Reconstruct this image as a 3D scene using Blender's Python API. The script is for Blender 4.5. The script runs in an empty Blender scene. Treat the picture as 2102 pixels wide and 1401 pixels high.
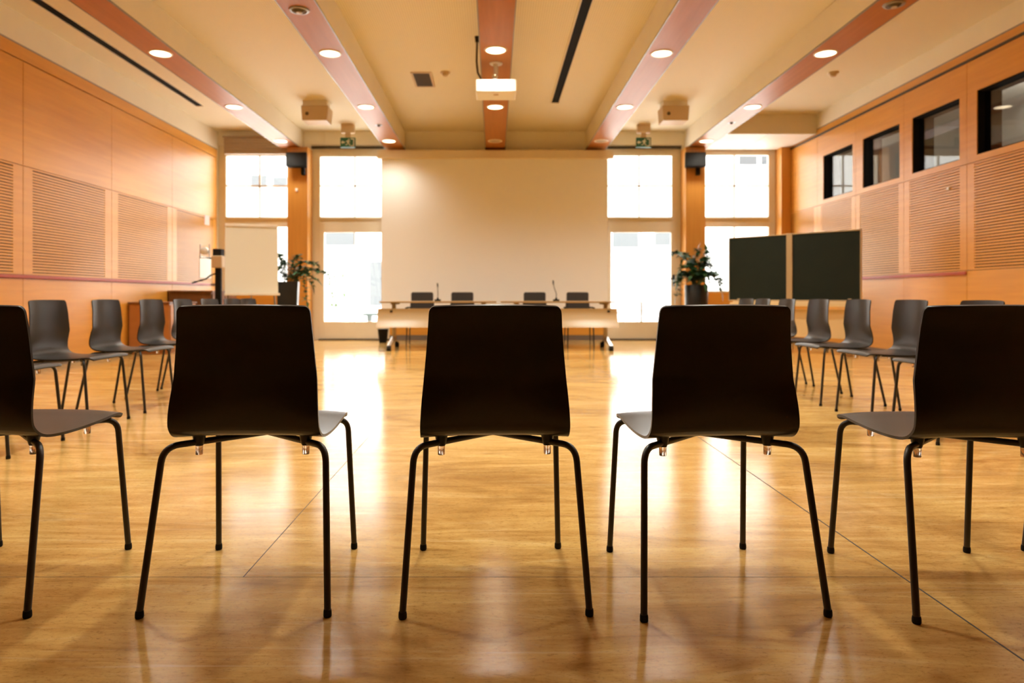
import bpy, math, random
from mathutils import Vector, Matrix
R = math.radians
random.seed(7)
SC = bpy.context.scene
COL = SC.collection

# ------------------------------------------------------------------ camera
cd = bpy.data.cameras.new('camera')
cam = bpy.data.objects.new('camera', cd); COL.objects.link(cam)
cam.location = (0, 0, 0.85); cam.rotation_euler = (R(90), 0, 0)
cd.sensor_width = 36; cd.lens = 1400 / 2102 * 36
cd.shift_x = 37 / 2102; cd.shift_y = -92 / 2102
cd.clip_start = 0.05; cd.clip_end = 200
cd.dof.use_dof = True; cd.dof.focus_distance = 1.98; cd.dof.aperture_fstop = 3.2
SC.camera = cam
# ------------------------------------------------------------------ sky, exposure
w = bpy.data.worlds.new('sky'); SC.world = w; w.use_nodes = True
bg = w.node_tree.nodes['Background']
bg.inputs[0].default_value = (1.0, 0.985, 0.97, 1); bg.inputs[1].default_value = 6.0
sd = bpy.data.lights.new('sun', 'SUN'); sd.energy = 48; sd.angle = R(3); sd.color = (1, .98, .95)
sun = bpy.data.objects.new('sun', sd); COL.objects.link(sun); sun.location = (20, 20, 30)
sun.rotation_euler = (0, R(38), 0)                        # high sun along the street: lights the paving, not the room
vs = SC.view_settings
SC.display_settings.display_device = 'sRGB'
vs.view_transform = 'Standard'; vs.look = 'None'; vs.gamma = 1; vs.use_curve_mapping = False
vs.exposure = 0.06
cy = SC.cycles
cy.use_denoising = True; cy.max_bounces = 10; cy.diffuse_bounces = 5; cy.glossy_bounces = 5
cy.transparent_max_bounces = 12; cy.sample_clamp_indirect = 8; cy.caustics_reflective = False
LAMP_W = 200.0
LAMP_COL = (1.0, 0.985, 0.88)

# ------------------------------------------------------------------ helpers
class MB:
    def __init__(s): s.v = []; s.f = []
    def add(s, vs_, fs):
        o = len(s.v); s.v += [tuple(p) for p in vs_]; s.f += [tuple(i + o for i in f) for f in fs]; return s
    def box(s, x0, x1, y0, y1, z0, z1):
        return s.add([(x0,y0,z0),(x1,y0,z0),(x1,y1,z0),(x0,y1,z0),(x0,y0,z1),(x1,y0,z1),(x1,y1,z1),(x0,y1,z1)],
                     [(3,2,1,0),(4,5,6,7),(0,1,5,4),(1,2,6,5),(2,3,7,6),(3,0,4,7)])
    def tube(s, path, r, n=10, cap=True):
        P = [Vector(p) for p in path]; rs = r if isinstance(r, (list, tuple)) else [r] * len(P)
        t = (P[1] - P[0]).normalized()
        a = t.orthogonal().normalized(); vs_ = []; m = len(P)
        for i, p in enumerate(P):
            t2 = (P[min(i+1, m-1)] - P[max(i-1, 0)]).normalized()
            q = t.rotation_difference(t2); a = (q @ a).normalized(); t = t2; b = t.cross(a)
            for k in range(n):
                th = 2*math.pi*k/n; vs_.append(p + (a*math.cos(th) + b*math.sin(th)) * rs[i])
        fs = [(i*n+k, i*n+(k+1)%n, (i+1)*n+(k+1)%n, (i+1)*n+k) for i in range(m-1) for k in range(n)]
        if cap: fs += [tuple(range(n-1,-1,-1)), tuple((m-1)*n+k for k in range(n))]
        return s.add(vs_, fs)
    def lathe(s, prof, c=(0,0,0), n=20, cap=True):
        vs_ = [(c[0]+r*math.cos(2*math.pi*k/n), c[1]+r*math.sin(2*math.pi*k/n), c[2]+z) for r, z in prof for k in range(n)]
        m = len(prof)
        fs = [(i*n+k, i*n+(k+1)%n, (i+1)*n+(k+1)%n, (i+1)*n+k) for i in range(m-1) for k in range(n)]
        if cap: fs += [tuple(range(n-1,-1,-1)), tuple((m-1)*n+k for k in range(n))]
        return s.add(vs_, fs)
    def prism(s, pts, axis, a, b):
        """outline pts (2d) extruded along axis from a to b"""
        def P(u, v, d): return {'x': (d,u,v), 'y': (u,d,v), 'z': (u,v,d)}[axis]
        n = len(pts)
        return s.add([P(u,v,a) for u,v in pts] + [P(u,v,b) for u,v in pts],
                     [tuple(range(n-1,-1,-1)), tuple(range(n,2*n))] + [(i,(i+1)%n,n+(i+1)%n,n+i) for i in range(n)])
    def grid(s, rows):
        m, n = len(rows), len(rows[0])
        return s.add([p for r in rows for p in r],
                     [(i*n+k, i*n+k+1, (i+1)*n+k+1, (i+1)*n+k) for i in range(m-1) for k in range(n-1)])

def O(name, mb, mat, parent=None, smooth=False, bevel=0, seg=2):
    me = bpy.data.meshes.new(name); me.from_pydata(mb.v, [], mb.f); me.update()
    import bmesh
    bm = bmesh.new(); bm.from_mesh(me); bmesh.ops.recalc_face_normals(bm, faces=bm.faces); bm.to_mesh(me); bm.free()
    me.materials.append(mat)
    if smooth:
        for p in me.polygons: p.use_smooth = True
        me.set_sharp_from_angle(angle=R(40))
    o = bpy.data.objects.new(name, me); COL.objects.link(o)
    if parent: o.parent = parent
    if bevel:
        b = o.modifiers.new('edge', 'BEVEL'); b.width = bevel; b.segments = seg; b.limit_method = 'ANGLE'
    return o
def tag(o, label, cat, group=None):
    o['label'] = label; o['category'] = cat
    if group: o['group'] = group
    return o
def struct(o, label=None):
    o['kind'] = 'structure'
    if label: o['label'] = label
    return o
def thing(name, label, cat, loc=(0,0,0), rz=0, group=None):
    o = bpy.data.objects.new(name, None); COL.objects.link(o)
    o.location = loc; o.rotation_euler = (0,0,rz); o.empty_display_size = .1
    return tag(o, label, cat, group)
def dup(root, label, loc, rz=0, group=None):
    r = root.copy(); COL.objects.link(r); r.location = loc; r.rotation_euler = (0,0,rz); r['label'] = label
    if group: r['group'] = group
    def rec(a, b):
        for ch in list(a.children):
            c = ch.copy(); COL.objects.link(c); c.parent = b; rec(ch, c)
    rec(root, r)
    return r
def fillet(a, b, c, r, n=7):
    a, b, c = Vector(a), Vector(b), Vector(c)
    u = (a-b).normalized(); v = (c-b).normalized()
    p, q = b + u*r, b + v*r
    return [p*(1-t)**2 + b*2*t*(1-t) + q*t*t for t in [i/n for i in range(n+1)]]

# ------------------------------------------------------------------ materials
def mat(name, col, rough=.5, metal=0, spec=.5, coat=0, emit=None, estr=0):
    m = bpy.data.materials.new(name); m.use_nodes = True
    b = m.node_tree.nodes['Principled BSDF']
    b.inputs['Base Color'].default_value = (*col, 1); b.inputs['Roughness'].default_value = rough
    b.inputs['Metallic'].default_value = metal; b.inputs['Specular IOR Level'].default_value = spec
    b.inputs['Coat Weight'].default_value = coat
    if emit: b.inputs['Emission Color'].default_value = (*emit, 1); b.inputs['Emission Strength'].default_value = estr
    return m
def noisy(name, c1, c2, scale=(1,1,1), ns=4, rough=.5, bump=0, detail=6, spec=.5, c3=None, coat=0, dist=.4):
    m = mat(name, c1, rough, spec=spec, coat=coat); nt = m.node_tree; N = nt.nodes; L = nt.links
    b = N['Principled BSDF']
    tc = N.new('ShaderNodeTexCoord'); mp = N.new('ShaderNodeMapping'); mp.inputs['Scale'].default_value = scale
    no = N.new('ShaderNodeTexNoise'); no.inputs['Scale'].default_value = ns; no.inputs['Detail'].default_value = detail
    no.inputs['Distortion'].default_value = dist
    rp = N.new('ShaderNodeValToRGB'); e = rp.color_ramp.elements
    e[0].position = .3; e[0].color = (*c1, 1); e[1].position = .7; e[1].color = (*c2, 1)
    L.new(tc.outputs['Object'], mp.inputs[0]); L.new(mp.outputs[0], no.inputs[0]); L.new(no.outputs[0], rp.inputs[0])
    L.new(rp.outputs[0], b.inputs['Base Color'])
    if bump:
        bp = N.new('ShaderNodeBump'); bp.inputs['Strength'].default_value = bump; bp.inputs['Distance'].default_value = .002
        L.new(no.outputs[0], bp.inputs['Height']); L.new(bp.outputs[0], b.inputs['Normal'])
    return m

M = {}
M['wood'] = noisy('cherry_veneer', (.64,.285,.036), (.72,.335,.048), (.35,.35,6), 3, .34, spec=.75)
M['wood_v'] = noisy('cherry_veneer_vertical', (.54,.235,.038), (.61,.275,.05), (6,6,.35), 3, .38)
M['soffit'] = noisy('beam_veneer', (.38,.14,.03), (.44,.17,.04), (6,.3,6), 3, .40, spec=.16)
M['plaster'] = noisy('cream_plaster', (.80,.74,.61), (.83,.77,.64), (1,1,1), 2, .6)
def acoustic():
    m = mat('perforated_ceiling_board', (.76,.68,.50), .7); N = m.node_tree.nodes; L = m.node_tree.links
    tc = N.new('ShaderNodeTexCoord'); wv = N.new('ShaderNodeTexWave'); wv.inputs['Scale'].default_value = 11.5
    rp = N.new('ShaderNodeValToRGB'); e = rp.color_ramp.elements
    e[0].position = .05; e[0].color = (.66,.575,.41,1); e[1].position = .3; e[1].color = (.77,.69,.51,1)
    L.new(tc.outputs['Object'], wv.inputs[0]); L.new(wv.outputs[1], rp.inputs[0]); L.new(rp.outputs[0], N['Principled BSDF'].inputs['Base Color'])
    return m
M['acoustic'] = acoustic()
M['white_soffit'] = mat('white_ceiling_board', (.82,.78,.72), .55)
M['frame'] = noisy('cream_window_paint', (.74,.67,.52), (.78,.71,.56), (1,1,1), 3, .45)
M['frame_dark'] = mat('dark_gap', (.05,.035,.02), .6)
M['grey_metal'] = mat('grey_metal', (.30,.27,.23), .4, .6)
M['blind'] = mat('blind_fabric', (.42,.33,.25), .8)
M['rail_red'] = mat('red_rail_lacquer', (.42,.07,.03), .4)
M['plastic'] = noisy('dark_brown_plastic', (.015,.0115,.0095), (.018,.0138,.0114), (1,1,1), 90, .33, .04, 2, spec=.36)
M['tube'] = mat('black_powder_coat', (.024,.019,.014), .38)
M['rubber'] = mat('black_rubber', (.008,.007,.006), .75, spec=.25)
M['cap'] = mat('clear_plastic', (1,.88,.78), .12)
M['cap'].node_tree.nodes['Principled BSDF'].inputs['Transmission Weight'].default_value = .85
M['chrome'] = mat('chrome', (.75,.74,.72), .16, 1)
M['black'] = mat('black_cabinet', (.006,.005,.004), .7, spec=.2)
M['screen'] = mat('projection_fabric', (.88,.87,.84), .85, spec=.2)
M['casing'] = mat('screen_casing', (.76,.66,.50), .5)
M['table'] = noisy('table_veneer', (.34,.21,.078), (.38,.235,.09), (.4,6,6), 3, .35)
M['cloth_dark'] = noisy('dark_upholstery', (.030,.024,.020), (.045,.036,.03), (1,1,1), 200, .85, .2)
M['white_plastic'] = mat('white_plastic', (.82,.79,.72), .4)
M['beige'] = mat('beige_housing', (.55,.40,.23), .5)
M['green_board'] = noisy('green_chalkboard', (.007,.012,.0065), (.009,.015,.008), (1,1,1), 5, .7, spec=.25)
M['board_frame'] = mat('champagne_frame', (.48,.36,.20), .4, .3)
M['board_low'] = mat('pale_lower_panel', (.72,.55,.30), .45)
M['paper'] = mat('paper_pad', (.80,.75,.60), .8)
M['leaf'] = noisy('leaf_green', (.018,.075,.025), (.05,.14,.05), (1,1,1), 14, .4)
M['stem'] = mat('plant_stem', (.06,.09,.03), .6)
M['soil'] = mat('potting_soil', (.03,.02,.012), .9)
M['brown_cab'] = noisy('brown_cabinet_wood', (.16,.062,.02), (.20,.08,.026), (6,6,.4), 3, .35)
M['sideboard'] = noisy('sideboard_wood', (.42,.18,.055), (.48,.21,.068), (.4,.4,6), 3, .35)
M['green_sign'] = mat('exit_green', (.008,.10,.055), .4)
M['sign_white'] = mat('sign_white', (.75,.72,.62), .5)
M['vent'] = mat('brown_vent', (.09,.065,.04), .6)
M['lamp_on'] = mat('lamp_lens', (.9,.85,.75), .4, emit=(1,.80,.52), estr=9)
M['lamp_off'] = mat('lamp_lens_off', (.55,.46,.36), .25)
M['ring'] = mat('lamp_ring', (.72,.64,.52), .35)
M['base'] = mat('grey_baseboard', (.17,.13,.10), .5)
M['ext_wall'] = mat('white_render', (.85,.84,.82), .9)
M['ext_glass'] = mat('facade_glass', (.095,.105,.11), .5)
M['ext_grey'] = mat('grey_shutter', (.06,.065,.07), .6)
M['paving'] = noisy('pale_paving', (.50,.48,.46), (.58,.56,.54), (1,1,1), .8, .8)
M['terrace'] = mat('terrace_metal', (.085,.08,.078), .6)
M['tub'] = mat('white_tub', (.78,.76,.76), .6)
M['ext_green'] = noisy('shrub_green', (.045,.085,.03), (.075,.13,.05), (1,1,1), 9, .7)
M['ext_dark'] = mat('bench_green_grey', (.04,.055,.05), .7)
M['booth'] = mat('booth_grey', (.55,.52,.47), .8)
M['reveal'] = mat('black_reveal', (.008,.007,.006), .8, spec=.1)
M['dark_wall'] = mat('wall_core', (.13,.06,.025), .8)
M['red_sign'] = mat('red_sign', (.80,.50,.46), .5)

def glass_mat(name, tint, refl=1.0):
    m = bpy.data.materials.new(name); m.use_nodes = True; nt = m.node_tree; N = nt.nodes; L = nt.links
    for n in list(N):
        if n.type != 'OUTPUT_MATERIAL': N.remove(n)
    out = [n for n in N if n.type == 'OUTPUT_MATERIAL'][0]
    t = N.new('ShaderNodeBsdfTransparent'); t.inputs[0].default_value = (*tint, 1)
    g = N.new('ShaderNodeBsdfGlossy'); g.inputs['Roughness'].default_value = .01
    fr = N.new('ShaderNodeFresnel'); geo = N.new('ShaderNodeNewGeometry'); io = N.new('ShaderNodeMapRange')   # same reflectance from both sides of the thin pane
    io.inputs[3].default_value = 1.5; io.inputs[4].default_value = 1/1.5
    L.new(geo.outputs['Backfacing'], io.inputs[0]); L.new(io.outputs[0], fr.inputs[0])
    mx = N.new('ShaderNodeMixShader')
    L.new(fr.outputs[0], mx.inputs[0]); L.new(t.outputs[0], mx.inputs[1]); L.new(g.outputs[0], mx.inputs[2]); L.new(mx.outputs[0], out.inputs[0])
    return m
M['glass'] = glass_mat('window_glass', (.97,.98,.98))
M['booth_glass'] = glass_mat('booth_glass', (.8,.8,.78))

def floor_mat():
    m = mat('polished_travertine_floor', (.5,.3,.12), .12, spec=.31); nt = m.node_tree; N = nt.nodes; L = nt.links
    b = N['Principled BSDF']
    tc = N.new('ShaderNodeTexCoord')
    def noise(scale, sx, sy, det, dist=0.0, rough=.55):
        mp = N.new('ShaderNodeMapping'); mp.inputs['Scale'].default_value = (sx, sy, 1)
        n = N.new('ShaderNodeTexNoise'); n.inputs['Scale'].default_value = scale; n.inputs['Detail'].default_value = det
        n.inputs['Distortion'].default_value = dist; n.inputs['Roughness'].default_value = rough
        L.new(tc.outputs['Object'], mp.inputs[0]); L.new(mp.outputs[0], n.inputs[0]); return n
    def ramp(src, stops):
        r = N.new('ShaderNodeValToRGB'); e = r.color_ramp.elements
        while len(e) < len(stops): e.new(.5)
        for k, (p, c) in enumerate(stops): e[k].position = p; e[k].color = (*c, 1)
        L.new(src, r.inputs[0]); return r
    def mix(a, bb, fac, mode='MIX'):
        x = N.new('ShaderNodeMix'); x.data_type = 'RGBA'; x.blend_type = mode
        if isinstance(fac, float): x.inputs[0].default_value = fac
        else: L.new(fac, x.inputs[0])
        L.new(a, x.inputs[6]); L.new(bb, x.inputs[7]); return x.outputs[2]
    streak = noise(1.3, 1.0, 5.5, 10, 1.8, .72)
    base = ramp(streak.outputs[0], [(.30,(.44,.235,.058)), (.44,(.66,.39,.115)), (.57,(.76,.485,.16)), (.70,(.86,.63,.29))])
    blot = noise(.9, .9, 2.0, 8, 1.2, .66)
    dark = ramp(blot.outputs[0], [(.34,(.46,.34,.23)), (.46,(.80,.72,.64)), (.58,(1,1,1))])
    c = mix(base.outputs[0], dark.outputs[0], .68, 'MULTIPLY')
    fine = noise(70, .7, 1.3, 8, .3, .85)
    fr = ramp(fine.outputs[0], [(.36,(.50,.40,.30)), (.47,(1,1,1))])
    c = mix(c, fr.outputs[0], .75, 'MULTIPLY')
    pit = noise(26, .8, 2.6, 8, .8, .8)
    pr = ramp(pit.outputs[0], [(.33,(.42,.32,.22)), (.42,(1,1,1))])
    c = mix(c, pr.outputs[0], .7, 'MULTIPLY')
    vein = noise(2.2, .35, 9, 9, 1.8, .72)
    vr = ramp(vein.outputs[0], [(.58,(0,0,0)), (.70,(.65,.65,.65))])
    lt = N.new('ShaderNodeRGB'); lt.outputs[0].default_value = (.82,.62,.35,1)
    c = mix(c, lt.outputs[0], vr.outputs[0])
    L.new(c, b.inputs['Base Color'])
    rr = N.new('ShaderNodeMapRange'); rr.inputs[3].default_value = .08; rr.inputs[4].default_value = .16
    L.new(blot.outputs[0], rr.inputs[0]); L.new(rr.outputs[0], b.inputs['Roughness'])
    bp = N.new('ShaderNodeBump'); bp.inputs['Strength'].default_value = .06; bp.inputs['Distance'].default_value = .002
    L.new(fine.outputs[0], bp.inputs['Height']); L.new(bp.outputs[0], b.inputs['Normal'])
    return m
M['floor'] = floor_mat()

# ------------------------------------------------------------------ shell of the room
XL, XR, YB, YF = -5.42, 5.72, 13.35, -4.0
ZC, ZBM = 4.08, 3.72
fl = struct(O('floor', MB().box(XL-.3, XR+.3, YF-.3, YB+.35, -.25, 0), M['floor']), 'polished tan travertine-look floor with streaked veins')
O('floor_joint', MB().box(1.236, 1.241, YF, YB-.4, 0, .0006), M['frame_dark'], fl)
O('floor_seam', MB().box(-.762, -.759, 2.07, 4.2, 0, .0004), M['frame_dark'], fl)
O('floor_seam', MB().box(-1.5, 1.236, 2.068, 2.0692, 0, .0004), M['frame_dark'], fl)
struct(O('ceiling', MB().box(XL-.3, XR+.3, YF-.3, YB+.35, ZC, ZC+.3), M['acoustic']), 'cream ceiling boards between the beams')
struct(O('wall_front', MB().box(XL-.3, XR+.3, YF-.3, YF, 0, ZC), M['dark_wall']), 'dark wall behind the viewer')

# back wall with its four glazed openings
OPEN = [(-5.42,-3.93), (-3.58,-2.04), (2.19,3.68), (4.03,5.58)]
wb = MB(); xs = [XL-.3] + [v for o in OPEN for v in o] + [XR+.3]
for k in range(0, len(xs), 2): wb.box(xs[k], xs[k+1], YB, YB+.35, 0, 3.82)
wb.box(XL-.3, XR+.3, YB, YB+.35, 3.82, ZC)
wall_b = struct(O('wall_back', wb, M['plaster']), 'window wall of the hall')
O('wood_panel', MB().box(-2.04, 2.19, YB-.02, YB, .10, 3.70), M['wood'], wall_b)
struct(O('baseboard_back', MB().box(-2.04, 2.19, YB-.03, YB, 0, .10), M['base']))
# wood columns between the windows, the corner pilaster
struct(O('trim_1', MB().box(-3.96,-3.57, 13.06, YB+.1, 0, 3.715), M['wood_v'], bevel=.004), 'orange wood column between the left windows')
struct(O('trim_2', MB().box(3.67,4.05, 13.06, YB+.1, 0, 3.715), M['wood_v'], bevel=.004), 'orange wood column between the right windows')
struct(O('trim_3', MB().box(5.53,5.715, 13.12, YB+.1, 0, 3.79), M['wood_v'], bevel=.004), 'narrow orange wood pilaster in the right corner')

# left wall: plaster core, veneer panels
wl = struct(O('wall_left', MB().box(XL-.3, XL-.03, YF, YB, 0, 3.74).box(XL-.3, XL, YF, YB, 3.74, ZC), M['dark_wall']), 'wood panelled left wall')
wl.data.materials[0] = M['dark_wall']
O('cream_fascia', MB().box(XL, XL+.006, YF, YB, 3.735, ZC), M['plaster'], wl)
O('wood_band', MB().box(XL-.03, XL, YF, YB, 3.57, 3.72), M['wood'], wl)
O('metal_edge', MB().box(XL-.03, XL+.008, YF, YB, 3.72, 3.735), M['grey_metal'], wl)
def slat_panel(x0, x1, ya, yb, z0, z1, side, margin=.16):
    """veneer board with a field of horizontal grooves; x1 is the room face"""
    m = MB(); g = .004
    y0, y1 = ya+g, yb-g
    xb = x0 + (x1-x0)*.35
    a, b = min(xb,x1), max(xb,x1)
    m.box(a, b, y0, y0+margin, z0, z1); m.box(a, b, y1-margin, y1, z0, z1)
    m.box(a, b, y0+margin, y1-margin, z1-.02, z1)
    z = z0
    while z + .023 < z1-.025:
        m.box(a, b, y0+margin, y1-margin, z, z+.023); z += .034
    return m
seams_l = [13.34, 11.49, 9.67, 7.85, 6.03, 4.21, 2.39, -4.0]
for k in range(len(seams_l)-1):
    yb_, ya_ = seams_l[k], seams_l[k+1]; g = .004
    O('upper_panel', MB().box(XL-.03, XL, ya_+g, yb_-g, 2.362, 3.555), M['wood'], wl)
    if ya_ > 2: O('slatted_panel', slat_panel(XL-.03, XL, ya_, yb_, 1.105, 2.354, 1), M['wood'], wl); O('felt_backing', MB().box(XL-.03, XL-.02, ya_+g, yb_-g, 1.105, 2.354), M['reveal'], wl)
    else: O('middle_panel', MB().box(XL-.03, XL, ya_+g, yb_-g, 1.105, 2.354), M['wood'], wl)
    O('lower_panel', MB().box(XL-.03, XL, ya_+g, yb_-g, .085, 1.055), M['wood'], wl)
struct(O('baseboard_left', MB().box(XL-.03, XL+.006, YF, YB, 0, .08), M['base']))
tag(O('wall_rail', MB().box(XL-.028, XL+.022, 2.4, 13.0, 1.06, 1.10), M['rail_red'], bevel=.006),
    'long red wall rail along the wood wall behind the flip chart', 'rail', 'red wall rails')

# right wall: veneer panels with four small booth windows high up
WY = [(10.88,11.85), (9.62,10.58), (8.38,9.33), (7.08,8.08)]
WZ = (2.53, 3.29)
wr_m = MB().box(XR+.03, XR+.3, YF, YB, 0, WZ[0]).box(XR+.03, XR+.3, YF, YB, WZ[1], 3.80).box(XR, XR+.3, YF, YB, 3.80, ZC)
ys = [YB] + [v for (a,b) in WY for v in (b,a)] + [YF]
for k in range(0, len(ys), 2): wr_m.box(XR+.03, XR+.3, ys[k+1], ys[k], WZ[0], WZ[1])
wr = struct(O('wall_right', wr_m, M['dark_wall']), 'wood panelled right wall with small high windows')
O('cream_fascia', MB().box(XR-.006, XR, YF, YB, 3.815, ZC), M['plaster'], wr)
O('wood_band', MB().box(XR, XR+.03, YF, YB, 3.70, 3.80), M['wood'], wr)
O('metal_edge', MB().box(XR-.02, XR+.03, YF, YB, 3.675, 3.70), M['frame_dark'], wr)
O('metal_edge', MB().box(XR-.008, XR+.03, YF, YB, 3.80, 3.815), M['grey_metal'], wr)
seams_r = [13.34, 12.06, 10.79, 9.52, 8.25, 6.98, 5.71, 4.44, 3.17, 1.9, -4.0]
for k in range(len(seams_r)-1):
    yb_, ya_ = seams_r[k], seams_r[k+1]; g = .003
    m = MB(); win = [w_ for w_ in WY if w_[0] > ya_ and w_[1] < yb_]
    if win:
        a, b = win[0]
        m.box(XR, XR+.03, ya_+g, a, 2.455, 3.672).box(XR, XR+.03, b, yb_-g, 2.455, 3.672)
        m.box(XR, XR+.03, a, b, 2.455, WZ[0]).box(XR, XR+.03, a, b, WZ[1], 3.672)
    else: m.box(XR, XR+.03, ya_+g, yb_-g, 2.455, 3.672)
    O('upper_panel', m, M['wood'], wr)
    if ya_ > 4: O('slatted_panel', slat_panel(XR+.03, XR, ya_, yb_, 1.17, 2.447, -1, .12), M['wood'], wr); O('felt_backing', MB().box(XR+.02, XR+.03, ya_+g, yb_-g, 1.17, 2.447), M['reveal'], wr)
    else: O('middle_panel', MB().box(XR, XR+.03, ya_+g, yb_-g, 1.17, 2.447), M['wood'], wr)
    O('lower_panel', MB().box(XR, XR+.03, ya_+g, yb_-g, .085, 1.163), M['wood'], wr)
struct(O('baseboard_right', MB().box(XR-.006, XR+.03, YF, YB, 0, .08), M['base']))
tag(O('wall_rail', MB().box(XR-.022, XR-.001, 8.25, 12.4, 1.115, 1.155), M['rail_red'], bevel=.006),
    'short red wall rail on the wood wall behind the green chalkboard', 'rail', 'red wall rails')
# booth behind the small windows
struct(O('wall_booth', MB().box(8.6, 8.7, 6.4, 12.6, 2.0, 4.0).box(XR+.3, 8.7, 6.3, 6.4, 2.0, 4.0).box(XR+.3, 8.7, 12.6, 12.7, 2.0, 4.0)
         .box(XR+.3, 8.7, 6.3, 12.7, 1.9, 2.0).box(XR+.3, 8.7, 6.3, 12.7, 4.0, 4.1), M['booth']), 'grey room behind the small high windows')
bl = bpy.data.lights.new('booth_fill_light', 'POINT'); bl.energy = 70; bl.shadow_soft_size = .2; bl.color = (1, .95, .88)  # unseen fill light, added to brighten the booth behind the glass
blo = bpy.data.objects.new('booth_fill_light', bl); COL.objects.link(blo); blo.location = (7.4, 9.4, 3.3); blo['kind'] = 'helper'
for k, (a, b) in enumerate(WY):
    e = .012
    fr = MB().box(XR+.012, XR+.16, a, a+e, *WZ).box(XR+.012, XR+.16, b-e, b, *WZ).box(XR+.012, XR+.16, a+e, b-e, WZ[0], WZ[0]+e).box(XR+.012, XR+.16, a+e, b-e, WZ[1]-e, WZ[1])
    wobj = struct(O('window_%d' % (k+3), fr, M['reveal']), 'small high window in the right wood wall, %s from the window wall' % ('first','second','third','fourth')[k])
    O('pane', MB().box(XR+.085, XR+.095, a+e, b-e, WZ[0]+e, WZ[1]-e), M['booth_glass'], wobj)

# ceiling beams
BX = [-3.93, -1.93, .025, 1.985, 3.92]
BN = ['outer left', 'inner left', 'middle', 'inner right', 'outer right']
for k, x in enumerate(BX):
    hw = .195
    b = struct(O('trim_%d' % (k+4), MB().box(x-hw, x+hw, YF, YB, ZBM+.016, ZC), M['plaster']), BN[k] + ' ceiling beam with wooden underside')
    O('wood_soffit', MB().box(x-hw+.012, x+hw-.012, YF, YB, ZBM, ZBM+.016), M['soffit'], b)
    for s in (-1, 1):
        O('edge_strip', MB().box(min(x+s*hw, x+s*(hw-.011)), max(x+s*hw, x+s*(hw-.011)), YF, YB, ZBM-.003, ZBM+.016), M['grey_metal'], b)
dc = struct(O('trim_9', MB().box(4.13, XR-.007, 12.07, YB, 3.74, ZC), M['acoustic']), 'dropped ceiling box by the right window')
O('soffit_board', MB().box(4.13, 4.86, 12.07, YB, 3.725, 3.74).box(4.875, XR-.025, 12.07, YB, 3.725, 3.74), M['white_soffit'], dc)

# ------------------------------------------------------------------ tall windows and glazed doors
def window(name, x0, x1, ztop, label, door=False, gx=None, blind=False):
    y0, y1 = YB+.06, YB+.14; f = .09
    gx0, gx1 = gx
    fm = MB().box(x0, gx0, y0, y1, 0, 3.82).box(gx1, x1, y0, y1, 0, 3.82)
    fm.box(gx0, gx1, y0, y1, ztop, 3.82)                    # head
    fm.box(gx0, gx1, y0, y1, 2.30, 2.42)                    # transom
    fm.box(gx0, gx1, y0-.04, y0, 2.375, 2.40)               # sill of the upper light
    if not door: fm.box(gx0, gx1, y0, y1, 2.22, 2.30).box(gx0, gx1, y0-.06, y1, .93, .965)
    root = struct(O(name, fm, M['frame'], bevel=.004), label)
    O('pane', MB().box(gx0, gx1, y0+.035, y0+.043, 2.42, ztop), M['glass'], root)
    mx = (gx0+gx1)/2; t = .015
    O('muntin', MB().box(mx-t, mx+t, y0+.025, y0+.055, 2.42, ztop).box(gx0, gx1, y0+.025, y0+.055, 3.03-t, 3.03+t), M['frame'], root)
    if not door:
        O('pane', MB().box(gx0, gx1, y0+.035, y0+.043, .965, 2.22), M['glass'], root)
        O('parapet', MB().box(x0, x1, YB, y1, 0, .93), M['wood'], root)
        O('muntin', MB().box(mx-t, mx+t, y0+.025, y0+.055, .965, 2.22), M['frame'], root)
    if blind:
        bm_ = MB()
        for i in range(6): bm_.box(x0+.18, x1-.02, YB-.12+.008*(i%2), YB-.03, 3.62+.052*i, 3.665+.052*i)
        bm_.box(x0+.16, x1-.01, YB-.14, YB-.02, 3.935, 3.96)
        O('blind', bm_, M['blind'], root)
    return root
def door_leaf(name, x0, x1, label, hinge_right, handle_x):
    y0, y1 = YB+.05, YB+.11; st = .10
    m = MB().box(x0, x0+st, y0, y1, .02, 2.31).box(x1-st, x1, y0, y1, .02, 2.31).box(x0+st, x1-st, y0, y1, .02, .36).box(x0+st, x1-st, y0, y1, 2.11, 2.31)
    r = struct(O(name, m, M['frame'], bevel=.005), label)
    O('pane', MB().box(x0+st, x1-st, y0+.026, y0+.034, .36, 2.11), M['glass'], r)
    mx = (x0+x1)/2
    O('muntin', MB().box(mx-.008, mx+.008, y0+.02, y0+.04, .36, 2.11), M['frame'], r)
    O('threshold', MB().box(x0, x1, y0-.04, y1, 0, .018), M['frame_dark'], r)
    h = MB().box(handle_x-.02, handle_x+.02, y0-.012, y0, 1.06, 1.28)
    h.tube([(handle_x, y0-.01, 1.2), (handle_x, y0-.06, 1.2), (handle_x+(-.12 if handle_x > mx else .12), y0-.06, 1.2)], .01)
    O('door_handle', h, M['black'], r)
window('window_1', -5.42, -3.93, 3.615, 'tall window left of the left wood column', False, (-5.27, -3.96), True)
window('window_2', 4.03, 5.58, 3.63, 'tall window between the right wood column and the corner', False, (4.07, 5.40))
window('window_7', -3.58, -2.04, 3.60, 'frame and upper light over the left glazed door', True, (-3.42, -2.06))
window('window_8', 2.19, 3.68, 3.62, 'frame and upper light over the right glazed door', True, (2.215, 3.50))
door_leaf('door_1', -3.44, -2.05, 'glazed door left of the projection screen', False, -2.10)
door_leaf('door_2', 2.20, 3.58, 'glazed door right of the projection screen', True, 3.53)
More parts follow.
